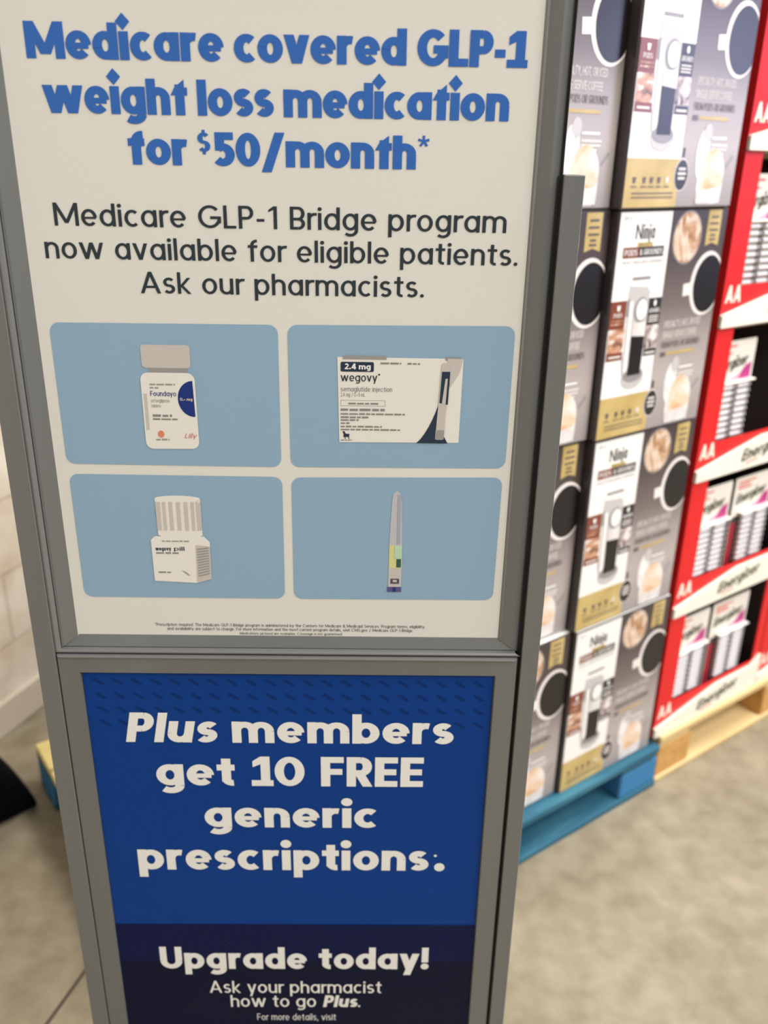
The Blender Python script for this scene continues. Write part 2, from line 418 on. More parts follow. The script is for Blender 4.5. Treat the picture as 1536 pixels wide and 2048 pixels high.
def block_wall():
    m = mat('painted_block', (228, 214, 196), .6)
    n, l, b = nodes(m)
    tc = n.new('ShaderNodeTexCoord'); mp = n.new('ShaderNodeMapping'); br = n.new('ShaderNodeTexBrick')
    mp.inputs['Rotation'].default_value = (R(-90), 0, 0)
    mp.inputs['Location'].default_value = WALL_SHIFT
    l.new(tc.outputs['Object'], mp.inputs[0]); l.new(mp.outputs[0], br.inputs['Vector'])
    br.inputs['Scale'].default_value = 1.0
    br.inputs['Brick Width'].default_value = .4064; br.inputs['Row Height'].default_value = .2032
    br.inputs['Mortar Size'].default_value = .005; br.inputs['Mortar Smooth'].default_value = .3
    br.inputs['Color1'].default_value = lin((236, 225, 208)); br.inputs['Color2'].default_value = lin((232, 220, 203)); br.inputs['Mortar'].default_value = lin((222, 208, 190))
    ns = n.new('ShaderNodeTexNoise'); ns.inputs['Scale'].default_value = 7; ns.inputs['Detail'].default_value = 6
    l.new(tc.outputs['Object'], ns.inputs['Vector'])
    rp = n.new('ShaderNodeValToRGB'); e = rp.color_ramp.elements
    e[0].position, e[0].color = .28, lin((226, 214, 200)); e[1].position, e[1].color = .6, (1, 1, 1, 1)
    l.new(ns.outputs['Fac'], rp.inputs[0])
    mx = n.new('ShaderNodeMix'); mx.data_type = 'RGBA'; mx.blend_type = 'MULTIPLY'; mx.inputs[0].default_value = 1
    l.new(br.outputs['Color'], mx.inputs[6]); l.new(rp.outputs[0], mx.inputs[7]); l.new(mx.outputs[2], b.inputs['Base Color'])
    bp = n.new('ShaderNodeBump'); bp.inputs['Strength'].default_value = .8; bp.inputs['Distance'].default_value = .006; bp.invert = True
    l.new(br.outputs['Fac'], bp.inputs['Height']); l.new(bp.outputs[0], b.inputs['Normal'])
    return m
WALL_ANG = R(70); WALL_P = Vector((-1.1, 1.85, 0)); WALL_SHIFT = (-.0428, .1616, 0)
mb = MB(); BLOCK = block_wall()
mb.box(-6, 6.5, 0, .2, 0, 4.5, BLOCK)
w = mb.build('wall_left'); w.location = WALL_P; w.rotation_euler = (0, 0, WALL_ANG)
tag(w, 'cream painted concrete block wall', kind='structure')
mb = MB(); mb.box(-6, 6.5, -.012, 0, 0, .1, mat('wall_base_paint', (206, 192, 170), .6), .003)
w = mb.build('baseboard_left'); w.location = WALL_P; w.rotation_euler = (0, 0, WALL_ANG)
tag(w, 'cream base strip of the block wall', kind='structure')

# ------------------------------------------------------------------ sign stand
YAW = R(1.0); SD = .96
sign = empty('sign_stand', (-SD * math.sin(YAW), SD * math.cos(YAW), 0), YAW,
             'tall grey aluminium sign stand holding a white medication poster above a blue membership poster', 'sign')
def K(d): return (SD + d) / SD
def px(u, d): return u * K(d)
def pz(z, d): return CAM_H + (z - CAM_H) * K(d)
# posts
for x0, x1 in ((-.4225, -.3984), (.1968, .2185)):
    mb = MB(); d = -.014
    a, b = px(x0, d), px(x1, d); top = pz(1.487, d)
    t = .0022
    mb.box(a, b, d, d + t, .03, top, ALU, .0007)
    mb.box(a, a + t, d + t, .020, .03, top, ALU)
    mb.box(b - t, b, d + t, .020, .03, top, ALU)
    mb.box(a, b, .018, .020, .03, top, ALU)
    mb.box(a + t, b - t, d + t, .018, top - .012, top - .008, GROOVE)
    mb.build('post', sign)
# feet
for x in (-.405, .205):
    mb = MB(); mb.box(x - .02, x + .02, -.22, .22, 0, .03, ALU, .004); mb.build('foot', sign)
# upper frame: mitred rails with a lip and a bevel running back to the poster
LIP = -.012
def frame_ring(x0, x1, z0, z1, profs, parent, kb=1.0):
    """four mitred rails (bottom, right, top, left); each profile lists (inset from the outer edge, depth, material) going inwards"""
    C = lambda i: [(x0 + i, z0 + i * kb), (x1 - i, z0 + i * kb), (x1 - i, z1 - i), (x0 + i, z1 - i)]
    for s in range(4):
        mb = MB(); prof = profs[s]
        for (i0, d0, m), (i1, d1, _) in zip(prof[:-1], prof[1:]):
            a, b = C(i0), C(i1); t = (s + 1) % 4
            mb.face([(a[s][0], d0, a[s][1]), (a[t][0], d0, a[t][1]), (b[t][0], d1, b[t][1]), (b[s][0], d1, b[s][1])], m)
        a, b = C(prof[0][0]), C(prof[-1][0]); t = (s + 1) % 4
        mb.face([(b[s][0], .016, b[s][1]), (b[t][0], .016, b[t][1]), (a[t][0], .016, a[t][1]), (a[s][0], .016, a[s][1])], GROOVE)
        mb.build('frame_rail', parent)
UX0, UX1, UZ0, UZ1 = px(-.3985, LIP), px(.1958, LIP), pz(.9105, LIP), 1.70
lipped = [(0, .016, ALU), (0, LIP + .003, ALU_HIGHLIGHT), (.0012, LIP + .0006, ALU_HIGHLIGHT), (.004, LIP, ALU_HIGHLIGHT), (.0068, LIP + .0012, ALU_HIGHLIGHT), (.0080, LIP + .0040, GROOVE), (.0090, LIP + .0040, ALU), (.012, LIP + .0042, ALU), (.0310, .0015, ALU), (.0315, .004, ALU)]
plain = [(0, .016, GROOVE), (0, LIP + .004, GROOVE), (.0022, LIP + .0095, ALU), (.012, LIP + .0065, ALU), (.0250, -.002, ALU_HIGHLIGHT), (.0262, -.003, ALU_HIGHLIGHT), (.0276, -.002, ALU), (.0310, .0015, ALU), (.0315, .004, ALU)]
shallow = lipped[:5] + [(.0080, -.0050, GROOVE), (.0092, -.0050, ALU), (.0310, .0002, ALU), (.0315, .004, ALU)]
frame_ring(UX0, UX1, UZ0, UZ1, [shallow, plain, lipped, lipped], sign, .70)
LX0, LX1, LZ0, LZ1 = px(-.3965, LIP), px(.1915, LIP), .16, pz(.9088, LIP)
flatp = [(0, .016, ALU), (0, LIP + .001, ALU), (.0010, LIP, ALU), (.0262, LIP, ALU), (.0272, -.0085, GROOVE), (.0285, -.0075, GROOVE)]
ridged = [(0, .016, ALU), (0, LIP + .002, ALU_HIGHLIGHT), (.0012, LIP - .0012, ALU_HIGHLIGHT), (.0028, LIP - .0020, ALU_HIGHLIGHT), (.0046, LIP - .0012, ALU_HIGHLIGHT), (.0056, LIP, ALU), (.0262, LIP, ALU), (.0272, -.0085, GROOVE), (.0285, -.0075, GROOVE)]
frame_ring(LX0, LX1, LZ0, LZ1, [flatp, flatp, ridged, flatp], sign)
mb = MB()
mb.box(px(-.3982, LIP), px(-.3965, LIP), -.006, .014, .16, LZ1, GROOVE); mb.box(px(.1918, LIP), px(.1966, LIP), -.006, .014, .16, 1.486, GROOVE)
mb.box(-.40, .197, .0165, .0195, .16, UZ1 - .005, ALU)
tag(mb.build('back_panel', sign))

# ---- upper poster
Y0 = .0
mb = MB(); mb.box(-.372, .172, Y0, .003, .930, UZ1 - .03, PAPER); up = mb.build('upper_poster', sign)
tag(up, 'white poster with blue heading and four picture panels')
LY = -.0004
mb = MB()
put_text(mb, HEAVY, 'Medicare covered GLP-1', -.3408, .1488, 1.5846, .0322, LY, HEAD_BLUE)
put_text(mb, HEAVY, 'weight loss medication', -.3294, .1350, 1.5362, .0325, LY, HEAD_BLUE)
put_text(mb, HEAVY, 'for $50/month*', -.2495, .0566, 1.4895, .0318, LY, HEAD_BLUE)
mb.build('heading', up)
mb = MB()
put_text(mb, BODY, 'Medicare GLP-1 Bridge program', -.3330, .1401, 1.4288, .0227, LY, INK)
put_text(mb, BODY, 'now available for eligible patients.', -.3465, .1545, 1.3955, .0225, LY, INK)
put_text(mb, BODY, 'Ask our pharmacists.', -.2491, .0556, 1.3608, .0225, LY, INK)
mb.build('body_text', up)
mb = MB()
put_text(mb, THIN, '*Prescription required. The Medicare GLP-1 Bridge program is administered by the Centers for Medicare & Medicaid Services. Program terms, eligibility,', -.2677, .0712, .9520, .0042, LY, INK)
put_text(mb, THIN, 'and availability are subject to change. For more information and the most current program details, visit CMS.gov / Medicare GLP-1 Bridge.', -.2526, .0563, .9463, .0042, LY, INK)
put_text(mb, THIN, 'Medications pictured are examples. Coverage is not guaranteed.', -.162, -.0328, .9406, .0036, LY, INK)
mb.build('fine_print', up)
def smear(mb, x0, x1, z, hgt, y, m, n=None):
    """a line of tiny illegible print: words of uneven length"""
    x = x0
    while x < x1 - hgt * .3:
        wd = min(hgt * random.uniform(1.6, 4.2), x1 - x)
        mb.rect(x, x + wd, z, z + hgt * random.uniform(.62, .8), y, m)
        x += wd + hgt * .55
L1, L2, L3 = -.0008, -.0011, -.0014
# panel 1: tablet bottle
mb = MB(); mb.rrect([(-.352, 1.1655), (-.1037, 1.1645), (-.1033, 1.329), (-.3523, 1.328)], .0105, LY, P_BLUE)
mb.rrect([(-.2552, 1.2795), (-.2014, 1.2795), (-.2010, 1.3054), (-.2556, 1.3054)], .004, L1, GREY_P)
mb.flat([(-.248, 1.2795), (-.206, 1.2795), (-.204, 1.270), (-.250, 1.270)], L1 + .0001, GREY2_P)
mb.rrect([(-.2582, 1.185), (-.1972, 1.1855), (-.1978, 1.2742), (-.2582, 1.2742)], .0085, L1 - .0001, WHITE_P)
mb.flat([(-.2005, 1.2655)] + [(-.2005 + .0175 * math.cos(R(a)), 1.2445 + .0208 * math.sin(R(a))) for a in range(92, 269, 11)] + [(-.1995, 1.2240)], L2, DKBLUE_P)
put_text(mb, BOLD, '0.8 mg', -.2155, -.2015, 1.2425, .0036, L3, GREY_P)
smear(mb, -.2485, -.220, 1.2600, .0026, L2, GREY2_P); smear(mb, -.2485, -.237, 1.2562, .0024, L2, GREY2_P)
put_text(mb, BODY, 'Foundayo', -.2485, -.2195, 1.2475, .0058, L2, DKBLUE_P)
put_text(mb, BODY, 'orforglipron', -.2485, -.2275, 1.2402, .0040, L2, GREY2_P); put_text(mb, BODY, 'tablets', -.2485, -.2375, 1.2343, .0038, L2, GREY2_P)
smear(mb, -.2478, -.2260, 1.2235, .0034, L2, INK_SOFT); smear(mb, -.2478, -.2200, 1.2198, .0026, L2, INK_SOFT)
mb.ell(-.2400, 1.2030, .0036, .0042, L2, ORANGE_P); smear(mb, -.2462, -.2310, 1.1955, .0026, L2, GREY2_P)
put_text(mb, THIN, 'Lilly', -.2135, -.2005, 1.1985, .0058, L2, RED_P, .3)
mb.rect(-.2560, -.2525, 1.208, 1.250, L2, GREY_P)
mb.build('picture_panel', up)
# panel 2: pen carton
mb = MB(); mb.rrect([(-.0927, 1.1648), (.1573, 1.1662), (.1575, 1.3313), (-.0927, 1.3292)], .0105, LY, P_BLUE)
mb.flat([(-.0362, 1.1960), (.1012, 1.1968), (.1022, 1.2945), (-.0382, 1.2948)], L1, WHITE_P)
mb.rect(-.032, .0165, 1.2925, 1.2965, L2, GREY2_P); mb.rect(.082, .099, 1.2925, 1.2962, L2, GREY2_P)
mb.rrect([(-.0345, 1.2785), (.0025, 1.2785), (.0025, 1.2895), (-.0345, 1.2895)], .0018, L2, SLATE_P)
put_text(mb, BOLD, '2.4 mg', -.0300, -.0010, 1.2812, .0066, L3, LETTER)
put_text(mb, BODY, 'wegovy', -.0345, .0065, 1.2675, .0092, L2, INK); mb.ell(.0085, 1.2755, .0011, .0011, L2, INK, 10)
put_text(mb, THIN, 'semaglutide injection', -.0345, .0235, 1.2560, .0056, L2, INK_SOFT); put_text(mb, THIN, '2.4 mg / 0.75 mL', -.0345, -.0070, 1.2500, .0046, L2, INK_SOFT)
for a in ((-.0345, .0160, 1.2455, 1.2458), (-.0345, .0160, 1.2392, 1.2395), (-.0345, -.0342, 1.2392, 1.2458), (.0157, .0160, 1.2392, 1.2458)): mb.rect(*a, L2, INK_SOFT)
smear(mb, -.026, .008, 1.2411, .0026, L2, INK_SOFT)
smear(mb, -.0345, .0155, 1.2335, .0034, L2, INK_SOFT)
for x1, z in ((.0385, 1.2290), (-.003, 1.2250), (-.014, 1.2218), (-.0245, 1.2180), (.0125, 1.2140), (.0335, 1.2105)): smear(mb, -.0345, x1, z, .0024, L2, INK_SOFT)
smear(mb, .010, .033, 1.2875, .0024, L2, INK_SOFT); smear(mb, .040, .054, 1.2875, .0024, L2, INK_SOFT)
# small bull mark
for q in ([(-.0315, 1.2025), (-.0250, 1.2025), (-.0245, 1.2060), (-.0310, 1.2065)], [(-.0312, 1.2060), (-.0290, 1.2065), (-.0305, 1.2095), (-.0325, 1.2090)], [(-.0300, 1.2030), (-.0290, 1.2030), (-.0290, 1.2000), (-.0298, 1.2000)], [(-.0262, 1.2030), (-.0250, 1.2030), (-.0246, 1.2000), (-.0254, 1.2000)]): mb.flat(q, L2, SLATE_P)
smear(mb, -.0345, -.0215, 1.1982, .0016, L2, INK_SOFT)
sweep = [(.0525, 1.1962)] + [(.0525 + .026 * t + .002 * math.sin(t * 3.1), 1.1962 + .053 * t ** 1.25) for t in (.15, .3, .45, .6, .75, .9, 1.0)] + [(.0790, 1.2300), (.0830, 1.2060), (.0885, 1.1962)]
mb.flat(sweep, L2, SLATE_P)
mb.flat([(.0845, 1.2945), (.1018, 1.2945), (.0985, 1.2790), (.0885, 1.2620)], L2, GREY_P)
mb.rrect([(.0740, 1.2005), (.0835, 1.2005), (.0880, 1.2900), (.0785, 1.2900)], .002, L3, GREY_P)
mb.flat([(.0738, 1.2010), (.0838, 1.2010), (.0842, 1.2120), (.0740, 1.2120)], L3 - .0001, GREY2_P)
mb.flat([(.0772, 1.2440), (.0868, 1.2420), (.0880, 1.2800), (.0788, 1.2800)], L3 - .0001, SLATE_P)
mb.flat([(.0800, 1.2430), (.0842, 1.2420), (.0855, 1.2720), (.0830, 1.2720)], L3 - .0002, GREY_P)
mb.build('picture_panel', up)
# panel 3: square bottle with ribbed cap
mb = MB(); mb.rrect([(-.3508, .9922), (-.1040, .9920), (-.1032, 1.1522), (-.3513, 1.1530)], .0105, LY, P_BLUE)
mb.flat([(-.2535, 1.0770)] + [(-.227 + .0265 * math.cos(R(a)), 1.0770 + .004 * math.sin(R(a))) for a in range(180, 361, 15)] + [(-.2008, 1.1240)] + [(-.2275 + .0268 * math.cos(R(a)), 1.1235 + .004 * math.sin(R(a))) for a in range(0, 181, 15)], L1, WHITE_P)
for i in range(9):
    a = -80 + i * 20; xx = -.2272 + .0262 * math.sin(R(a)); ww = .0016 * math.cos(R(a)) + .0006
    mb.rect(xx - ww, xx + ww, 1.083, 1.1195, L2, GREY_P)
mb.flat([(-.250, 1.0790), (-.204, 1.0790), (-.205, 1.0725), (-.249, 1.0725)], L1 + .0001, GREY2_P)
mb.flat([(-.2625, 1.0152), (-.2108, 1.0128), (-.1930, 1.0185), (-.1925, 1.0680), (-.1990, 1.0750), (-.2580, 1.0750), (-.2630, 1.0700)], L1 - .0001, WHITE_P)
mb.flat([(-.2108, 1.0128), (-.1930, 1.0185), (-.1925, 1.0620), (-.2098, 1.0640)], L2, GREY_P)
for i in range(11): mb.flat([(-.2085, 1.0215 + i * .0036), (-.1945, 1.0255 + i * .0034), (-.1945, 1.0270 + i * .0034), (-.2085, 1.0232 + i * .0036)], L3, GREY2_P)
put_text(mb, BOLD, 'wegovy', -.2585, -.2395, 1.0562, .0052, L2, SLATE_P); put_text(mb, BODY, 'pill', -.2360, -.2235, 1.0562, .0052, L2, SLATE_P)
smear(mb, -.2580, -.2300, 1.0520, .0030, L2, INK_SOFT)
smear(mb, -.2570, -.2420, 1.0262, .0024, L2, INK_SOFT); smear(mb, -.250, -.216, 1.0680, .0022, L2, GREY2_P)
mb.flat([(-.2290, 1.0300), (-.2215, 1.0235), (-.2180, 1.0225), (-.2240, 1.0280)], L2, GREY2_P)
mb.build('picture_panel', up)
# panel 4: injection pen
mb = MB(); mb.rrect([(-.0928, .9920), (.1539, .9928), (.1552, 1.1548), (-.0924, 1.1518)], .0105, LY, P_BLUE)
mb.flat([(.0238, 1.0660), (.0395, 1.0660), (.0378, 1.1220), (.0360, 1.1335), (.0318, 1.1365), (.0278, 1.1335), (.0260, 1.1220)], L1, mat('print_silver', (196, 196, 200), .4))
mb.rect(.0330, .0366, 1.068, 1.132, L2, mat('print_silver_shadow', (172, 174, 182), .4))
mb.rect(.0240, .0394, 1.0360, 1.0662, L1, YEL_P); mb.rect(.0305, .0394, 1.049, 1.0662, L2, mat('print_pale_green', (190, 220, 190), .4)); mb.rect(.0330, .0385, 1.0370, 1.048, L2, mat('print_green', (50, 92, 88), .4))
mb.rect(.0235, .0394, 1.010, 1.0362, L1, GREY_P); mb.rect(.0262, .0368, 1.0145, 1.0215, L2, mat('print_ink_grey', (84, 84, 96), .4)); mb.rect(.029, .0340, 1.0170, 1.0200, L3, GREY_P)
mb.rect(.0222, .0396, 1.0030, 1.0102, L1, mat('print_violet', (92, 88, 140), .4)); mb.rect(.029, .0330, 1.0040, 1.0095, L2, DKBLUE_P)
mb.build('picture_panel', up)

# ---- lower poster
Y1 = -.0078; q = lambda u: px(u, Y1); r_ = lambda z: pz(z, Y1)
PZ = lambda z: r_(z)
mb = MB()
mb.box(LX0 + .02, LX1 - .02, Y1, Y1 + .003, .18, LZ1 - .02, B_BLUE)
lo = mb.build('lower_poster', sign)
tag(lo, 'blue poster with white lettering and a navy foot')
A1, A2, A3 = Y1 - .0004, Y1 - .0007, Y1 - .0010
mb = MB()
xl, xr = LX0 + .0265, LX1 - .0265
mb.rect(xl, xr, .18, PZ(.3775), A1, NAVY)
mb.rect(xl, xr, PZ(.3775), PZ(.4517), A1, NAVY_BAND)
z0, z1 = PZ(.3775), PZ(.4517); st = .0085; x = xl
while x < xr + .1:
    a = [(x - .06, z1), (x - .06 + st * .45, z1), (x + st * .45, z0), (x, z0)]
    # clip to the band's ends
    def clip(poly, xc, keep):
        out = []
        for i in range(len(poly)):
            p, q2 = poly[i], poly[(i + 1) % len(poly)]
            ip, iq = (p[0] - xc) * keep >= 0, (q2[0] - xc) * keep >= 0
            if ip: out.append(p)
            if ip != iq:
                t = (xc - p[0]) / (q2[0] - p[0]); out.append((xc, p[1] + t * (q2[1] - p[1])))
        return out
    a = clip(a, xl, 1); a = clip(a, xr, -1) if len(a) > 2 else a
    if len(a) > 2: mb.flat(a, A2, NAVY_STRIPE)
    x += st
mb.build('navy_foot', lo)
mb = MB()
for row in range(4):
    n = 21
    for i in range(n):
        if row >= 2 and 3 <= i <= n - 4 and row == 3: continue
        x = q(-.3475 + i * .0246 + row * .0008); z = PZ(.8690 - row * .0212)
        mb.flat([(x - .0076, z + .0034), (x - .0044, z + .0048), (x + .0076, z - .0034), (x + .0044, z - .0048)], A1, B_DASH)
mb.build('dash_pattern', lo)
mb = MB()
put_runs(mb, [(BOLD, 'Plus ', .17), (BOLD, 'members', 0)], q(-.3205), q(.1150), PZ(.7755), .0463, A2, LETTER)
put_text(mb, BOLD, 'get 10 FREE', q(-.2849), q(.0766), PZ(.7045), .0485, A2, LETTER)
put_text(mb, BOLD, 'generic', q(-.2240), q(.0160), PZ(.6330), .0470, A2, LETTER)
put_text(mb, BOLD, 'prescriptions', q(-.3225), q(.0895), PZ(.5560), .0500, A2, LETTER)
mb.ell(q(.1050), PZ(.5625), .0075, .0075, A2, LETTER, 16); mb.ell(q(.0985), PZ(.5835), .0022, .0022, A2, LETTER, 10)
mb.build('heading', lo)
mb = MB()
put_text(mb, BOLD, 'Upgrade today!', q(-.3066), q(.0962), PZ(.3625), .0440, A3, LETTER)
mb.build('subheading', lo)
mb = MB()
put_text(mb, BODY, 'Ask your pharmacist', q(-.2362), q(.0262), PZ(.3118), .0250, A3, LETTER)
put_runs(mb, [(BODY, 'how to go ', 0), (BOLD, 'Plus', .17), (BODY, '.', 0)], q(-.2055), q(-.0060), PZ(.2818), .0250, A3, LETTER)
put_text(mb, THIN, 'For more details, visit', q(-.1660), q(-.0437), PZ(.2530), .0140, A3, LETTER)
put_text(mb, BODY, 'SamsClub.com/Pharmacy', q(-.1960), q(-.0137), PZ(.2250), .0150, A3, LETTER)
mb.build('body_text', lo)

# ------------------------------------------------------------------ pallets and goods: one frame along the pallet fronts
PA = Vector((0.71656656, 1.83318016, 0)); ANG = R(36.1187)
T_ = Vector((math.cos(ANG), math.sin(ANG), 0)); N_ = Vector((-math.sin(ANG), math.cos(ANG), 0))
def at(s, n, z=0): return PA + T_ * s + N_ * n + Vector((0, 0, z))

def worn_wood(name, base, wear, worn, scale=6):
    return noise_mat(name, [(.30, base), (.52, base), (.66, wear), (.80, worn)], scale, .7, 6, .25, (.35, 2.2, 2.2), 0, .3, .3)
BLUE_W = worn_wood('blue_painted_wood', (60, 124, 172), (78, 146, 186), (140, 175, 180), 5)
TEAL_W = worn_wood('teal_worn_board', (46, 98, 118), (68, 124, 140), (128, 160, 156), 7)
BARE_W = noise_mat('bare_pine', [(.3, (206, 172, 112)), (.6, (226, 198, 142)), (.8, (198, 160, 98))], 5, .7, 6, .2, (.4, 3, 3))
BLOCK_W = noise_mat('particle_block', [(.3, (196, 146, 78)), (.7, (214, 166, 96))], 40, .8, 4, .2)
WORN_W = noise_mat('worn_deck_board', [(.3, (212, 190, 118)), (.6, (226, 206, 140)), (.8, (120, 150, 140))], 5, .7, 6, .2, (.5, 2, 2))
def pallet(name, label, L, D, H, front_m, deck_m, block_m, rail_m, loc, mirror=False):
    root = empty(name, loc, ANG, label, 'pallet')
    tb, bb = .020, .018
    z1 = H - tb
    nb = 7; gap = .012; wv = (D - gap * (nb - 1)) / nb
    for i in range(nb):
        mb = MB(); y = i * (wv + gap)
        mb.box(-L, 0, y, y + wv, z1, H, front_m if i == 0 else deck_m, .003)
        mb.build('deck_board', root)
    bl, bd = .14, .12
    for x in (-L, -L / 2 - bl / 2, -bl):
        for y in (.004, D / 2 - bd / 2, D - bd - .004):
            mb = MB(); mb.box(x, x + bl, y, y + bd, bb, z1 - .016, block_m, .004); mb.build('block', root)
        mb = MB(); mb.box(x, x + .12, .004, D - .004, z1 - .016, z1, rail_m); mb.build('stringer_board', root)
    for y, wd in ((.0, .12), (D / 2 - .06, .12), (D - .12, .12)):
        mb = MB(); mb.box(-L, 0, y, y + wd, 0, bb, rail_m, .003); mb.build('bottom_board', root)
    return root
pallet('wooden_pallet', 'blue painted wooden pallet under the coffee maker boxes', 1.30, .90, .1256, TEAL_W, WORN_W, BLUE_W, TEAL_W, at(.0, 0))
pallet('wooden_pallet', 'bare pine pallet under the red battery trays', 1.10, .90, .144, BARE_W, BARE_W, BLOCK_W, BARE_W, at(1.105, .005))

# ------------------------------------------------------------------ coffee maker boxes
CARD_DK = mat('carton_dark', (74, 66, 66), .32, 0, .5)
C_WHITE = mat('carton_white', (246, 242, 234), .28, 0, .5)
C_GOLD = noise_mat('carton_gold', [(.3, (186, 158, 92)), (.7, (212, 186, 122))], 14, .3, 4, 0, (1, 1, 1), 0, .5)
C_BROWN = mat('carton_brown', (132, 66, 44), .28, 0, .5)
C_BLACK = mat('carton_black', (44, 40, 40), .28, 0, .5)
C_TEXT = mat('carton_text_pale', (226, 218, 210), .3, 0, .5)
C_TEXTD = mat('carton_text_brown', (104, 92, 88), .3, 0, .5)
C_MUG = mat('carton_mug_white', (240, 230, 222), .28, 0, .5)
C_COFFEE = mat('carton_coffee', (22, 18, 20), .28, 0, .5)
C_SILVER = mat('carton_silver', (200, 194, 190), .28, 0, .5)
C_SILVER2 = mat('carton_silver_dark', (150, 144, 142), .28, 0, .5)
C_LATTE = noise_mat('carton_latte', [(.32, (64, 48, 44)), (.46, (188, 140, 96)), (.6, (232, 212, 192)), (.75, (206, 150, 84))], 26, .28, 5, 0, (1, 1, .6), 0, .5, 1.2)
C_ICED = noise_mat('carton_iced', [(.3, (214, 150, 88)), (.5, (232, 190, 146)), (.7, (246, 232, 220))], 16, .28, 5, 0, (1, 1, 1), 0, .5, .8)
C_MILK = noise_mat('carton_milk', [(.35, (216, 208, 202)), (.65, (246, 240, 234))], 22, .28)
C_PHOTO = noise_mat('carton_photo', [(.3, (88, 62, 54)), (.5, (206, 150, 116)), (.62, (240, 230, 220))], 40, .28, 3, 0, (1, 1, 1), 0, .5, 1.0)
C_PHOTO2 = noise_mat('carton_photo_grey', [(.3, (60, 54, 56)), (.5, (180, 160, 152)), (.62, (238, 228, 222))], 40, .28, 3, 0, (1, 1, 1), 0, .5, 1.0)
def grad_card():
    """printed artwork ground: dark taupe at the head running to pale taupe at the foot"""
    m = mat('carton_taupe', (120, 110, 106), .28, 0, .5)
    n, l, b = nodes(m)
    tc = n.new('ShaderNodeTexCoord'); sp = n.new('ShaderNodeSeparateXYZ'); mr = n.new('ShaderNodeMapRange'); rp = n.new('ShaderNodeValToRGB')
    l.new(tc.outputs['Object'], sp.inputs[0]); l.new(sp.outputs[2], mr.inputs[0])
    mr.inputs[1].default_value = 0; mr.inputs[2].default_value = .432
    l.new(mr.outputs[0], rp.inputs[0]); e = rp.color_ramp.elements
    e[0].position, e[0].color = 0.0, lin((160, 150, 146)); e[1].position, e[1].color = 1.0, lin((66, 56, 55))
    for p, c in ((.25, (184, 172, 166)), (.42, (164, 153, 147)), (.58, (118, 106, 101)), (.78, (82, 70, 68))):
        x = e.new(p); x.color = lin(c)
    l.new(rp.outputs[0], b.inputs['Base Color'])
    return m
C_TAUPE = grad_card()
BW, BD, BH = .326, .30, .4312
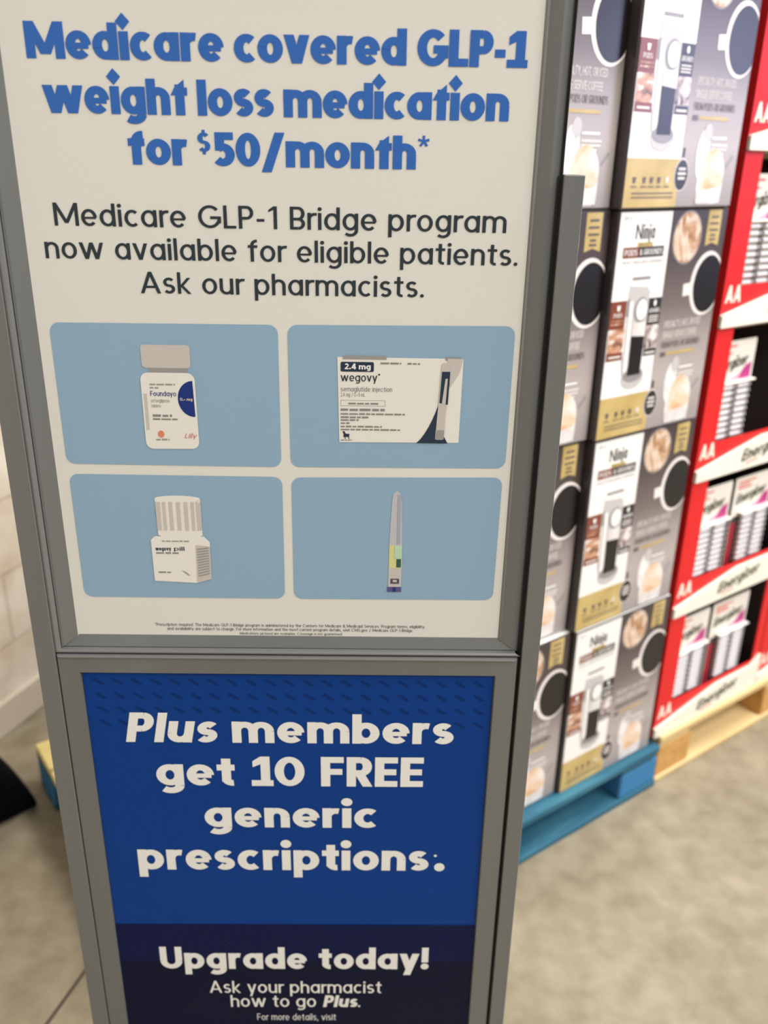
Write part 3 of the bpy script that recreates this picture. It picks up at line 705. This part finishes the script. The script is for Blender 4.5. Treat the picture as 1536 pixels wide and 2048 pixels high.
def make_box():
    root = empty('coffee_maker_box', (0, 0, 0), ANG, 'x', 'box', 'boxed coffee makers stacked on the blue pallet')
    mb = MB(); mb.box(0, BW, 0, BD, 0, BH, CARD_DK, .003); mb.mesh([(.004, .001, BH + .0003), (BW - .004, .001, BH + .0003), (BW - .004, BD - .004, BH + .0003), (.004, BD - .004, BH + .0003)], [(0, 1, 2, 3)], C_WHITE); mb.build('carton', root)
    e1, e2, e3, e4, e5 = -.0004, -.0008, -.0012, -.0016, -.0020
    # white panel with the machine
    mb = MB(); mb.rect(.004, .150, .084, BH - .004, e1, C_WHITE); wp = mb.build('white_panel', root)
    mb = MB()
    put_text(mb, COND, 'Ninja', .050, .104, .3800, .026, e2, C_BLACK)
    mb.rect(.020, .064, .347, .366, e2, C_BROWN); mb.rect(.064, .136, .347, .366, e2, C_BLACK); mb.rect(.058, .102, .366, .374, e2, C_GOLD)
    put_text(mb, COND, 'PODS', .024, .060, .351, .011, e3, C_WHITE); put_text(mb, COND, '& GROUNDS', .067, .132, .351, .011, e3, C_WHITE)
    put_text(mb, THIN, 'SPECIALTY', .062, .098, .3680, .004, e3, C_BLACK)
    put_text(mb, THIN, 'SPECIALTY SINGLE-SERVE COFFEEMAKER', .020, .136, .336, .006, e2, C_SILVER2)
    put_text(mb, BOLD, '10:1', .014, .034, .414, .006, e2, C_SILVER)
    mb.build('brand_lettering', wp)
    mb = MB()   # brewer picture
    mb.rect(.056, .108, .306, .312, e2, C_SILVER2)
    mb.flat([(.050, .296), (.106, .292), (.106, .276), (.054, .276)], e2, C_SILVER)
    mb.flat([(.050, .286), (.112, .286), (.112, .128), (.058, .128)], e2, C_SILVER)
    mb.flat([(.056, .268), (.066, .268), (.070, .130), (.060, .130)], e3, C_WHITE)
    mb.flat([(.050, .272), (.056, .272), (.056, .240), (.050, .240)], e3, C_SILVER2)
    mb.ell(.091, .250, .020, .024, e3, C_SILVER2); mb.ell(.093, .250, .016, .020, e4, C_WHITE)
    mb.rect(.072, .110, .198, .226, e3, C_MILK)
    mb.flat([(.072, .201), (.110, .198), (.110, .126), (.074, .124)], e4, C_COFFEE)
    mb.ell(.090, .118, .033, .022, e2 - .0001, C_SILVER); mb.ell(.090, .124, .030, .014, e3, C_SILVER2); mb.rect(.072, .110, .124, .140, e4, C_COFFEE)
    mb.flat([(.050, .170), (.060, .150), (.060, .128), (.056, .130)], e3, C_SILVER)
    mb.build('brewer_picture', wp)
    mb = MB(); mb.rect(.004, .048, .218, .270, e2, C_BROWN); mb.rect(.006, .050, .172, .218, e2, C_PHOTO); mb.rect(.006, .052, .158, .173, e2, C_BROWN)
    put_text(mb, COND, 'PODS', .014, .038, .240, .008, e3, C_WHITE); mb.flat([(.021, .262), (.031, .262), (.029, .252), (.023, .252)], e3, C_WHITE)
    for z in (.232, .226): mb.rect(.009, .043, z, z + .003, e3, C_PHOTO)
    mb.rect(.012, .046, .163, .167, e3, C_TEXT)
    mb.build('pods_panel', wp)
    mb = MB(); mb.rect(.112, .150, .218, .270, e2, C_BLACK); mb.rect(.112, .150, .173, .218, e2, C_PHOTO2); mb.rect(.114, .152, .158, .172, e2, C_BLACK)
    put_text(mb, COND, 'GROUNDS', .115, .147, .242, .008, e3, C_WHITE); mb.ell(.131, .260, .004, .006, e3, C_WHITE, 14)
    for z in (.234, .229, .224): mb.rect(.117, .145, z, z + .0025, e3, C_TEXT)
    mb.rect(.118, .148, .162, .166, e3, C_TEXT)
    mb.build('grounds_panel', wp)
    # gold foot
    mb = MB(); mb.rect(.004, .152, .003, .085, e1 - .0001, C_GOLD)
    for i, x in enumerate((.028, .055, .075, .096, .118)):
        mb.flat([(x - .005, .054), (x + .005, .054), (x + .003, .044), (x - .003, .044)], e3, C_TEXTD if i < 4 else C_TEXT)
        mb.rect(x - .008, x + .008, .037, .039, e3, C_TEXTD)
    for z in (.026, .019): mb.rect(.024, .140, z, z + .002, e3, C_TEXTD)
    mb.build('gold_band', root)
    # taupe panel with cups
    mb = MB(); mb.rect(.150, BW - .003, .003, BH - .003, e1, C_TAUPE); gp = mb.build('taupe_panel', root)
    # cut-off mug: cup seen from above, its far side runs off the panel edge
    mb = MB()
    def dcut(cx, cz, rx, rz, y, m, xmax):
        pts = [(min(cx + rx * math.cos(R(a)), xmax), cz + rz * math.sin(R(a))) for a in range(0, 360, 9)]
        mb.flat(pts, y, m)
    dcut(.285, .287, .052, .063, e2, C_MUG, BW - .003); dcut(.289, .286, .045, .056, e3, C_COFFEE, BW - .003)
    mb.flat([(.212, .290), (.238, .292), (.240, .268), (.214, .266)], e2, C_MUG)
    mb.build('mug_picture', gp)
    mb = MB()
    mb.ell(.203, .378, .044, .050, e2, C_SILVER2); mb.ell(.203, .378, .041, .047, e3, C_LATTE); mb.build('latte_picture', gp)
    mb = MB()
    mb.flat([(.262, BH - .004), (.304, BH - .004), (.304, .360), (.283, .366), (.262, .360)], e2, C_GOLD)
    for z, w_ in ((.412, .012), (.400, .014), (.388, .014), (.378, .008), (.370, .010)): mb.rect(.283 - w_, .283 + w_, z, z + .004, e3, C_TEXTD)
    mb.build('award_ribbon', gp)
    mb = MB()
    put_text(mb, COND, 'SPECIALTY, HOT, OR ICED', .168, .284, .208, .013, e2, C_TEXT)
    put_text(mb, COND, 'SINGLE-SERVE COFFEE', .168, .276, .187, .013, e2, C_TEXT)
    put_text(mb, COND, 'FROM PODS OR GROUNDS', .168, .292, .167, .013, e2, C_TEXTD)
    mb.rect(.168, .184, .150, .159, e2, C_TEXTD); mb.rect(.188, .276, .152, .158, e2, C_GOLD)
    for z, x in ((.120, .280), (.108, .286), (.101, .284), (.094, .276)): mb.rect(.236, x, z, z + .004, e2, C_TEXT if z < .11 else C_WHITE)
    mb.build('slogan_lettering', gp)
    mb = MB()
    mb.rrect([(.207, .006), (.286, .006), (.286, .074), (.207, .074)], .014, e2, C_MILK)
    mb.ell(.250, .058, .036, .046, e3, C_ICED); mb.flat([(.209, .008), (.284, .008), (.284, .038), (.209, .030)], e4, C_MILK)
    mb.flat([(.288, .074), (.306, .094), (.311, .090), (.292, .070)], e2, C_SILVER2)
    mb.ell(.214, .092, .020, .044, e2 - .0001, C_MILK); mb.ell(.222, .130, .012, .016, e3, C_SILVER); mb.ell(.210, .100, .008, .022, e3, C_WHITE)
    mb.build('iced_drink_picture', gp)
    mb = MB()
    mb.ell(.158, .058, .0205, .0285, e2, C_MUG); mb.ell(.158, .058, .0185, .0262, e3, C_BLACK); mb.rect(.155, .161, .088, .104, e2, C_BLACK)
    for z, w_ in ((.066, .010), (.058, .012), (.050, .010)): mb.rect(.158 - w_, .158 + w_, z, z + .0045, e4, C_TEXT)
    mb.build('bottle_badge', gp)
    return root
proto = make_box()
ROWS = ['topmost', 'second from top', 'third from top', 'lowest']
first = True
for col, (cs, cn, where) in enumerate(((-.366, .020, 'in the stack beside the red battery trays'), (-.366 - BW - .002, .036, 'in the stack partly behind the sign stand'))):
    for k in range(4):
        o = proto if first else copy_tree(proto)
        first = False
        lvl = 3 - k
        ds = (-.008, .0, .006, .013)[k] + (0 if col == 0 else .0)
        o.location = at(cs + ds, cn + (((-.006, 0, .003, 0) if col == 0 else (0, .001, .008, -.005))[k]), .1258 + lvl * .4322)
        o['label'] = '%s coffee maker box %s' % (ROWS[k], where) + ''

# ------------------------------------------------------------------ battery trays and packs
T_RED = mat('tray_red', (224, 36, 36), .42, 0, .25)
T_WHITE = mat('tray_white', (248, 240, 220), .4, 0, .45)
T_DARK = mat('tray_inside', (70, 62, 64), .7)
T_KRAFT = mat('tray_kraft', (176, 152, 118), .8)
T_INK = mat('tray_ink', (72, 74, 52), .45)
T_LOGORED = mat('tray_logo_red', (226, 96, 76), .45)
TW, TD, TH = .442, .36, .3440
def make_tray():
    root = empty('battery_tray', (0, 0, 0), ANG, 'x', 'display tray', 'stacked red battery display trays')
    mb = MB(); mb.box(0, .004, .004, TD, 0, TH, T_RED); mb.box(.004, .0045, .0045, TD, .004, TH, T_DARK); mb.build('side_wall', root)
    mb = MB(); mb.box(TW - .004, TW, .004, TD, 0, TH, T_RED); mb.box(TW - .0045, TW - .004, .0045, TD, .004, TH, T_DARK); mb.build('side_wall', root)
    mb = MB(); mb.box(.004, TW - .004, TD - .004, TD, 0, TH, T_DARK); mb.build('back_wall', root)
    mb = MB(); mb.box(.004, TW - .004, .004, TD - .004, 0, .004, T_KRAFT); mb.build('tray_floor', root)
    mb = MB(); mb.box(.004, TW - .004, .060, TD - .004, TH - .012, TH - .001, T_KRAFT); mb.build('top_flap', root)
    # front: red flanges and sill around the opening, cut as one sheet of board with thickness
    mb = MB()
    mb.box(0, .060, 0, .004, 0, TH, T_RED); mb.box(TW - .030, TW, 0, .004, 0, TH, T_RED); mb.box(.060, TW - .030, 0, .004, 0, .084, T_RED)
    mb.box(.060, TW - .030, 0, .004, TH - .004, TH, T_KRAFT)
    put_text(mb, BOLD, 'AA', .010, .064, .050, .036, -.0004, T_WHITE)
    mb.build('front_flange', root)
    mb = MB()
    top = [(.0, .026), (.12, .050), (.245, .0740), (.40, .0740), (TW, .098)]
    P = [(0, 0)] + [(TW, 0)] + top[::-1]
    mb.flat(P, -.0072, T_WHITE)
    n = len(P)
    for i in range(n):
        a, b = P[i], P[(i + 1) % n]
        mb.face([(a[0], -.0072, a[1]), (a[0], 0, a[1]), (b[0], 0, b[1]), (b[0], -.0072, b[1])], T_WHITE)
    lip = mb.build('white_lip', root)
    mb = MB()
    ang = .10
    polys, wid = BOLD.layout('Energizer', .25)
    for qd in polys: mb.flat([(.165 + p[0] * .17 / wid, .020 + p[1] * .030 + ang * p[0] * .17 / wid) for p in qd], -.0077, T_INK)
    mb.flat([(.185, .012), (.235, .018), (.235, .021), (.185, .015)], -.0077, T_LOGORED)
    mb.build('brand_lettering', lip)
    return root
tray0 = make_tray()
LIPZ = [.1459, .4960, .8420, 1.1860, 1.5290]
TLAB = ['lowest red battery tray, standing on the bare pine pallet', 'second red battery tray up from the pine pallet', 'third red battery tray up, in the middle of its stack', 'fourth red battery tray up from the pine pallet', 'topmost red battery tray, above the others in its stack']
for k, z in enumerate(LIPZ):
    o = tray0 if k == 0 else copy_tree(tray0)
    o.location = at(-.0145, .020, .1445 + k * .3455)
    o['label'] = TLAB[k]
for k in range(2):
    o = copy_tree(tray0)
    o.location = at(-.0145 + TW + .006, .020, .1445 + k * .3455)
    o['label'] = ['red battery tray on the pine pallet, beyond the lowest tray of the tall stack', 'red battery tray on top of another in the far short stack'][k]

B_SILVER = mat('battery_silver', (226, 221, 215), .3, .25, .6)
B_BAND = mat('battery_band', (92, 86, 82), .4, .2, .5)
B_CAP = mat('battery_tip', (206, 198, 180), .3, .6)
K_WHITE = mat('pack_card', (246, 238, 224), .4)
K_MAG = mat('pack_magenta', (190, 60, 130), .4)
K_PINK = mat('pack_pink', (236, 170, 190), .4)
K_RED = mat('pack_red', (160, 34, 50), .4)
def make_pack():
    root = empty('battery_pack', (0, 0, 0), ANG, 'x', 'battery pack', 'battery packs in the red trays')
    wd, ht = .160, .298
    mb = MB(); mb.rrect([(0, 0), (wd, 0), (wd, ht), (0, ht)], .008, 0, K_WHITE)
    mb.mesh([(0, .0012, 0), (0, .0012, ht), (wd, .0012, ht), (wd, .0012, 0)], [(0, 1, 2, 3)], K_WHITE)
    mb.rect(.002, wd - .002, .002, .196, -.0005, T_DARK); mb.rect(.003, .026, .040, .180, -.0007, K_RED)
    card = mb.build('card', root)
    mb = MB()
    polys, wid = BOLD.layout('Energizer', .25)
    for qd in polys: mb.flat([(.012 + p[0] * .120 / wid, .228 + p[1] * .026 + .10 * p[0] * .120 / wid) for p in qd], -.0008, T_INK)
    for z, x1 in ((.284, .084), (.276, .060), (.268, .070)): mb.rect(.012, x1, z, z + .004, -.0008, T_LOGORED)
    mb.build('brand_lettering', card)
    mb = MB(); mb.flat([(.104, .200), (.152, .200), (.152, .244), (.128, .236), (.114, .222)], -.0007, K_MAG); mb.flat([(.050, .200), (.104, .200), (.114, .222), (.080, .212)], -.0007, K_PINK)
    mb.build('magenta_splash', card)
    first_b = None
    for c in (0, 1):
        for i in range(9):
            if first_b is None:
                mb = MB()
                mb.cyl((0, 0, 0), (.0485, 0, 0), .0062, .0062, B_SILVER, 14)
                mb.cyl((.040, 0, 0), (.0462, 0, 0),   .00626, .00626, B_BAND, 14, False)
                mb.cyl((.0485, 0, 0), (.0505, 0, 0), .0026, .0026, B_CAP, 10)
                first_b = b = mb.build('battery', root)
            else:
                b = first_b.copy(); COL.objects.link(b); b.parent = root
            b.location = (.033 + c * .0595, -.0085, .0800 + i * .01435)
    mb = MB(); mb.box(.026, wd - .004, -.017, 0, .2030, .2080, K_WHITE, .002); mb.build('blister_rim', root)
    return root
pack0 = make_pack()
PK = [(0, .046, .026), (0, .220, .026), (1, .046, .026), (1, .220, .026), (2, .046, .030), (3, .046, .030), (4, .046, .030), (5, .046, .03), (5, .220, .03)]
TNAME = ['the lowest red tray', 'the second red tray up', 'the third red tray up', 'the fourth red tray up', 'the topmost red tray', 'the lowest far tray']
for i, (k, s, n) in enumerate(PK):
    o = pack0 if i == 0 else copy_tree(pack0)
    kk = 0 if k == 5 else k
    o.location = at(-.0145 + s + (TW + .006 if k == 5 else 0), .020 + n, .1445 + kk * .3455 + .0045)
    two = sum(1 for a in PK if a[0] == k) > 1
    o['label'] = 'battery pack in %s' % TNAME[k] + ('' if not two else (', nearer the coffee maker boxes' if s < .1 else ', farther from the coffee maker boxes'))

# ------------------------------------------------------------------ black bag at the wall foot
def bag():
    blk = noise_mat('black_fabric', [(.3, (6, 6, 9)), (.7, (12, 12, 16))], 60, .9, 4, .3, (1, 1, 1), 0, .05)
    mb = MB()
    n, mseg = 14, 24
    P = []
    # slumped wedge: cross sections along its length, tall at one end and tapering to a rounded toe
    for i in range(n + 1):
        t = 1 - (1 - i / n) ** 1.5; r = .36 * (1 - t)
        hgt = .012 + .33 * (1 - math.exp(-r * 9.5)); half = .03 + .065 * (1 - math.exp(-r * 9))
        if i == n: hgt, half = .006, .020
        for j in range(mseg):
            a = 2 * math.pi * j / mseg
            c, s = math.cos(a), math.sin(a)
            yy = half * (abs(c) ** .6) * (1 if c >= 0 else -1)
            zz = hgt * (.5 + .5 * (abs(s) ** .55) * (1 if s >= 0 else -1))
            wob = 1 + .04 * math.sin(5 * t * 3 + 3 * a)
            P.append((t * .36, yy * wob, zz))
    F = [(i * mseg + j, i * mseg + (j + 1) % mseg, (i + 1) * mseg + (j + 1) % mseg, (i + 1) * mseg + j) for i in range(n) for j in range(mseg)]
    mb.mesh(P, F, blk, True)
    mb.face([P[j] for j in range(mseg)][::-1], blk); mb.face([P[n * mseg + j] for j in range(mseg)], blk)
    o = mb.build('fabric_bag')
    return o
b = bag()
b.rotation_euler = (0, 0, R(41)); b.location = (-.862 - .36 * math.cos(R(41)), 1.738 - .36 * math.sin(R(41)), 0.0)
tag(b, 'black fabric bag slumped on the concrete floor at the left of the sign stand', 'bag')
